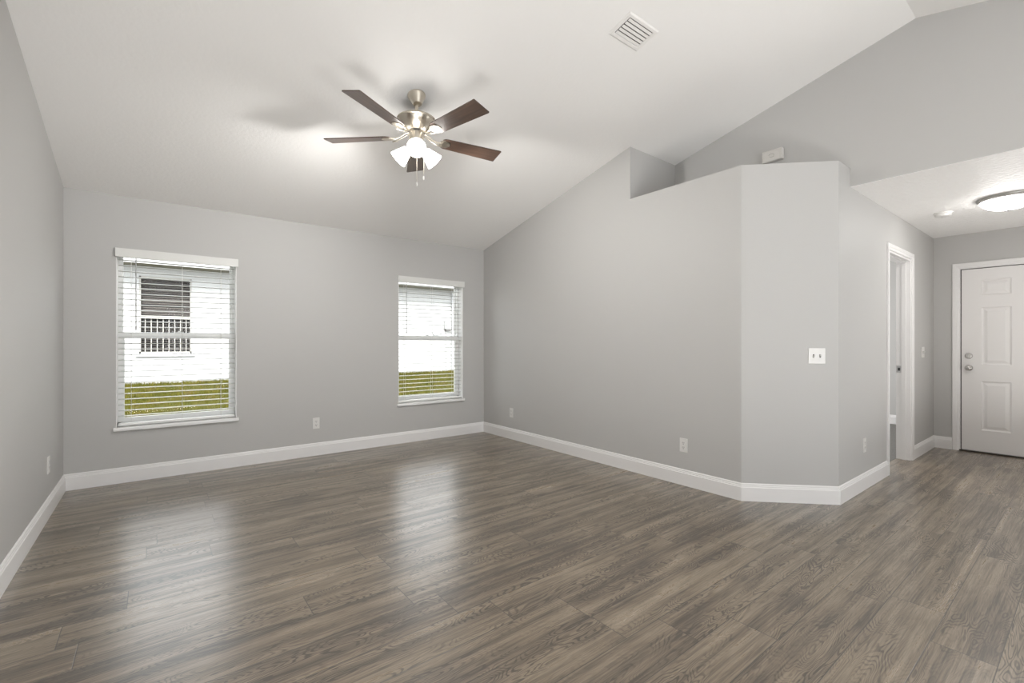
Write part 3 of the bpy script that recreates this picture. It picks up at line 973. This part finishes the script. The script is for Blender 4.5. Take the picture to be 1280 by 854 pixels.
# ------------------------------------------------------------------ outside: lawn and the neighbour's house
def gz(y):
    return -0.25 + (0.36 + 0.25) * min(1, max(0, (y - 6.0) / 5.6))
lw = MB()
NX, NY = 40, 30
t = bmesh.new()
g = [[t.verts.new((-9 + 24 * i / NX, 5.4 + 6.9 * j / NY, gz(5.4 + 6.9 * j / NY) + random.uniform(-0.012, 0.012))) for i in range(NX + 1)] for j in range(NY + 1)]
for j in range(NY):
    for i in range(NX):
        t.faces.new((g[j][i], g[j][i + 1], g[j + 1][i + 1], g[j + 1][i]))
lw.merge(t)
struct(lw.build('ground', M['soil']), 'sloping ground between the two houses', 'ground')
verts, faces = [], []
for k in range(60000):
    y = random.uniform(7.6, 11.98)
    x = random.uniform(-2.6, 1.9) if random.random() < 0.5 else random.uniform(3.2, 8.4)
    h = random.uniform(0.025, 0.065) * (1.5 if y > 11.85 else 1)
    a = random.uniform(0, 6.283)
    w = random.uniform(0.004, 0.009)
    z = gz(y) - 0.01
    lx, ly = random.uniform(-0.03, 0.03), random.uniform(-0.03, 0.03)
    n = len(verts)
    verts += [(x - w * math.cos(a), y - w * math.sin(a), z), (x + w * math.cos(a), y + w * math.sin(a), z), (x + lx, y + ly, z + h)]
    faces.append((n, n + 1, n + 2))
gm = bpy.data.meshes.new('grass')
gm.from_pydata(verts, [], faces)
gm.materials.append(M['grass'])
go = bpy.data.objects.new('grass', gm)
COL.objects.link(go)
tag(go, 'patchy green and tan grass of the side lawn outside the windows', 'grass', kind='stuff')

NYW = 12.0
nb = tag(empty('neighbour_house', (0, 0, 0)), 'white stucco house across the side lawn outside the windows', 'house')
WX0, WX1, WZ0, WZ1 = -0.262, 0.618, 0.975, 2.565
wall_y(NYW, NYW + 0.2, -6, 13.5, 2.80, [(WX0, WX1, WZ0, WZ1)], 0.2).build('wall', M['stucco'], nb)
MB().box((-6.5, NYW - 0.55, 2.76), (14, NYW, 2.785)).build('soffit', M['soffit'], nb)
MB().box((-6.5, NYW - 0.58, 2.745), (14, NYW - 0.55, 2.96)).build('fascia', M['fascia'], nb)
MB().prism([(-6.5, NYW - 0.62, 2.95), (-6.5, NYW + 6, 4.6), (-6.5, NYW + 6, 4.5), (-6.5, NYW - 0.3, 2.85)], (20.5, 0, 0)).build('roof', M['shingle'], nb)
nw = MB()
nw.box((WX0 - 0.0, NYW + 0.02, WZ0), (WX0 + 0.03, NYW + 0.08, WZ1)).box((WX1 - 0.03, NYW + 0.02, WZ0), (WX1, NYW + 0.08, WZ1))
nw.box((WX0, NYW + 0.02, WZ1 - 0.03), (WX1, NYW + 0.08, WZ1)).box((WX0, NYW + 0.02, WZ0), (WX1, NYW + 0.08, WZ0 + 0.04)).box((WX0, NYW + 0.01, 1.70), (WX1, NYW + 0.07, 1.76))
nwo = nw.build('window', M['farframe'], nb)
MB().box((WX0 + 0.03, NYW + 0.070, WZ0 + 0.04), (WX1 - 0.03, NYW + 0.074, WZ1 - 0.03)).build('pane', M['glass'], nwo)
MB().box((WX0 + 0.01, NYW + 0.170, WZ0 + 0.01), (WX1 - 0.01, NYW + 0.190, WZ1 - 0.01)).build('dark_interior', M['fardark'], nwo)
fs = MB()
z = WZ1 - 0.06
while z > WZ0 + 0.05:
    fs.box((WX0 + 0.035, -0.022, -0.0015), (WX1 - 0.035, 0.022, 0.0015), 0, Matrix.Translation((0, NYW + 0.125, z)) @ Matrix.Rotation(R(48 if z > 1.75 else 25), 4, 'X'))
    z -= 0.044
fs.build('blind', M['farslat'], nwo)
gd = MB()
for k in range(1, 9):
    x = WX0 + (WX1 - WX0) * k / 9
    gd.box((x - 0.008, NYW + 0.050, WZ0 + 0.04), (x + 0.008, NYW + 0.056, 1.70))
gd.build('window_bars', M['farframe'], nwo)
MB().box((WX0 - 0.06, NYW - 0.05, WZ0 - 0.06), (WX1 + 0.06, NYW, WZ0), 0.006).build('window_sill', M['stucco'], nb)
# drain pipe and utility boxes by the right window's view
dp = MB().tube([(7.02, NYW - 0.04, 2.77), (7.02, NYW - 0.04, 0.34)], 0.022, 8).build('downspout', M['meter'], nb)
ub = tag(empty('utility_meter', (6.86, NYW, 1.75)), 'small grey utility meter on the white house wall by the downspout', 'meter')
MB().box((-0.10, -0.09, -0.14), (0.10, 0, 0.10), 0.008).build('meter_box', M['stucco'], ub)
MB().lathe([(0, 0), (0.06, 0), (0.06, 0.03), (0.0, 0.04)], 24, Matrix.Translation((0, -0.09, 0.0)) @ Matrix.Rotation(R(90), 4, 'X')).build('meter_face', M['meter'], ub, 40)
MB().box((-0.08, -0.10, -0.19), (0.08, 0, -0.145), 0.004).build('cable_gland', M['slot'], ub)
MB().tube([(-0.02, -0.04, -0.19), (-0.02, -0.04, -1.4)], 0.014, 8).build('conduit', M['stucco'], ub)
hb = tag(empty('cable_bracket', (6.42, NYW, 1.50)), 'small wall bracket with a curled grey cable on the white house wall', 'cabling')  # wall bracket with a curled cable; no reel is modelled
MB().tube([(-0.05, -0.03, 0.22), (-0.05, -0.03, 0.04), (-0.03, -0.03, -0.03), (0.04, -0.03, -0.07), (0.13, -0.03, -0.05), (0.24, -0.03, 0.0)], [0.008, 0.010, 0.018, 0.020, 0.015, 0.010], 8).build('cable', M['meter'], hb)
MB().box((0.22, -0.05, -0.03), (0.27, 0, 0.03), 0.004).build('bracket', M['stucco'], hb)
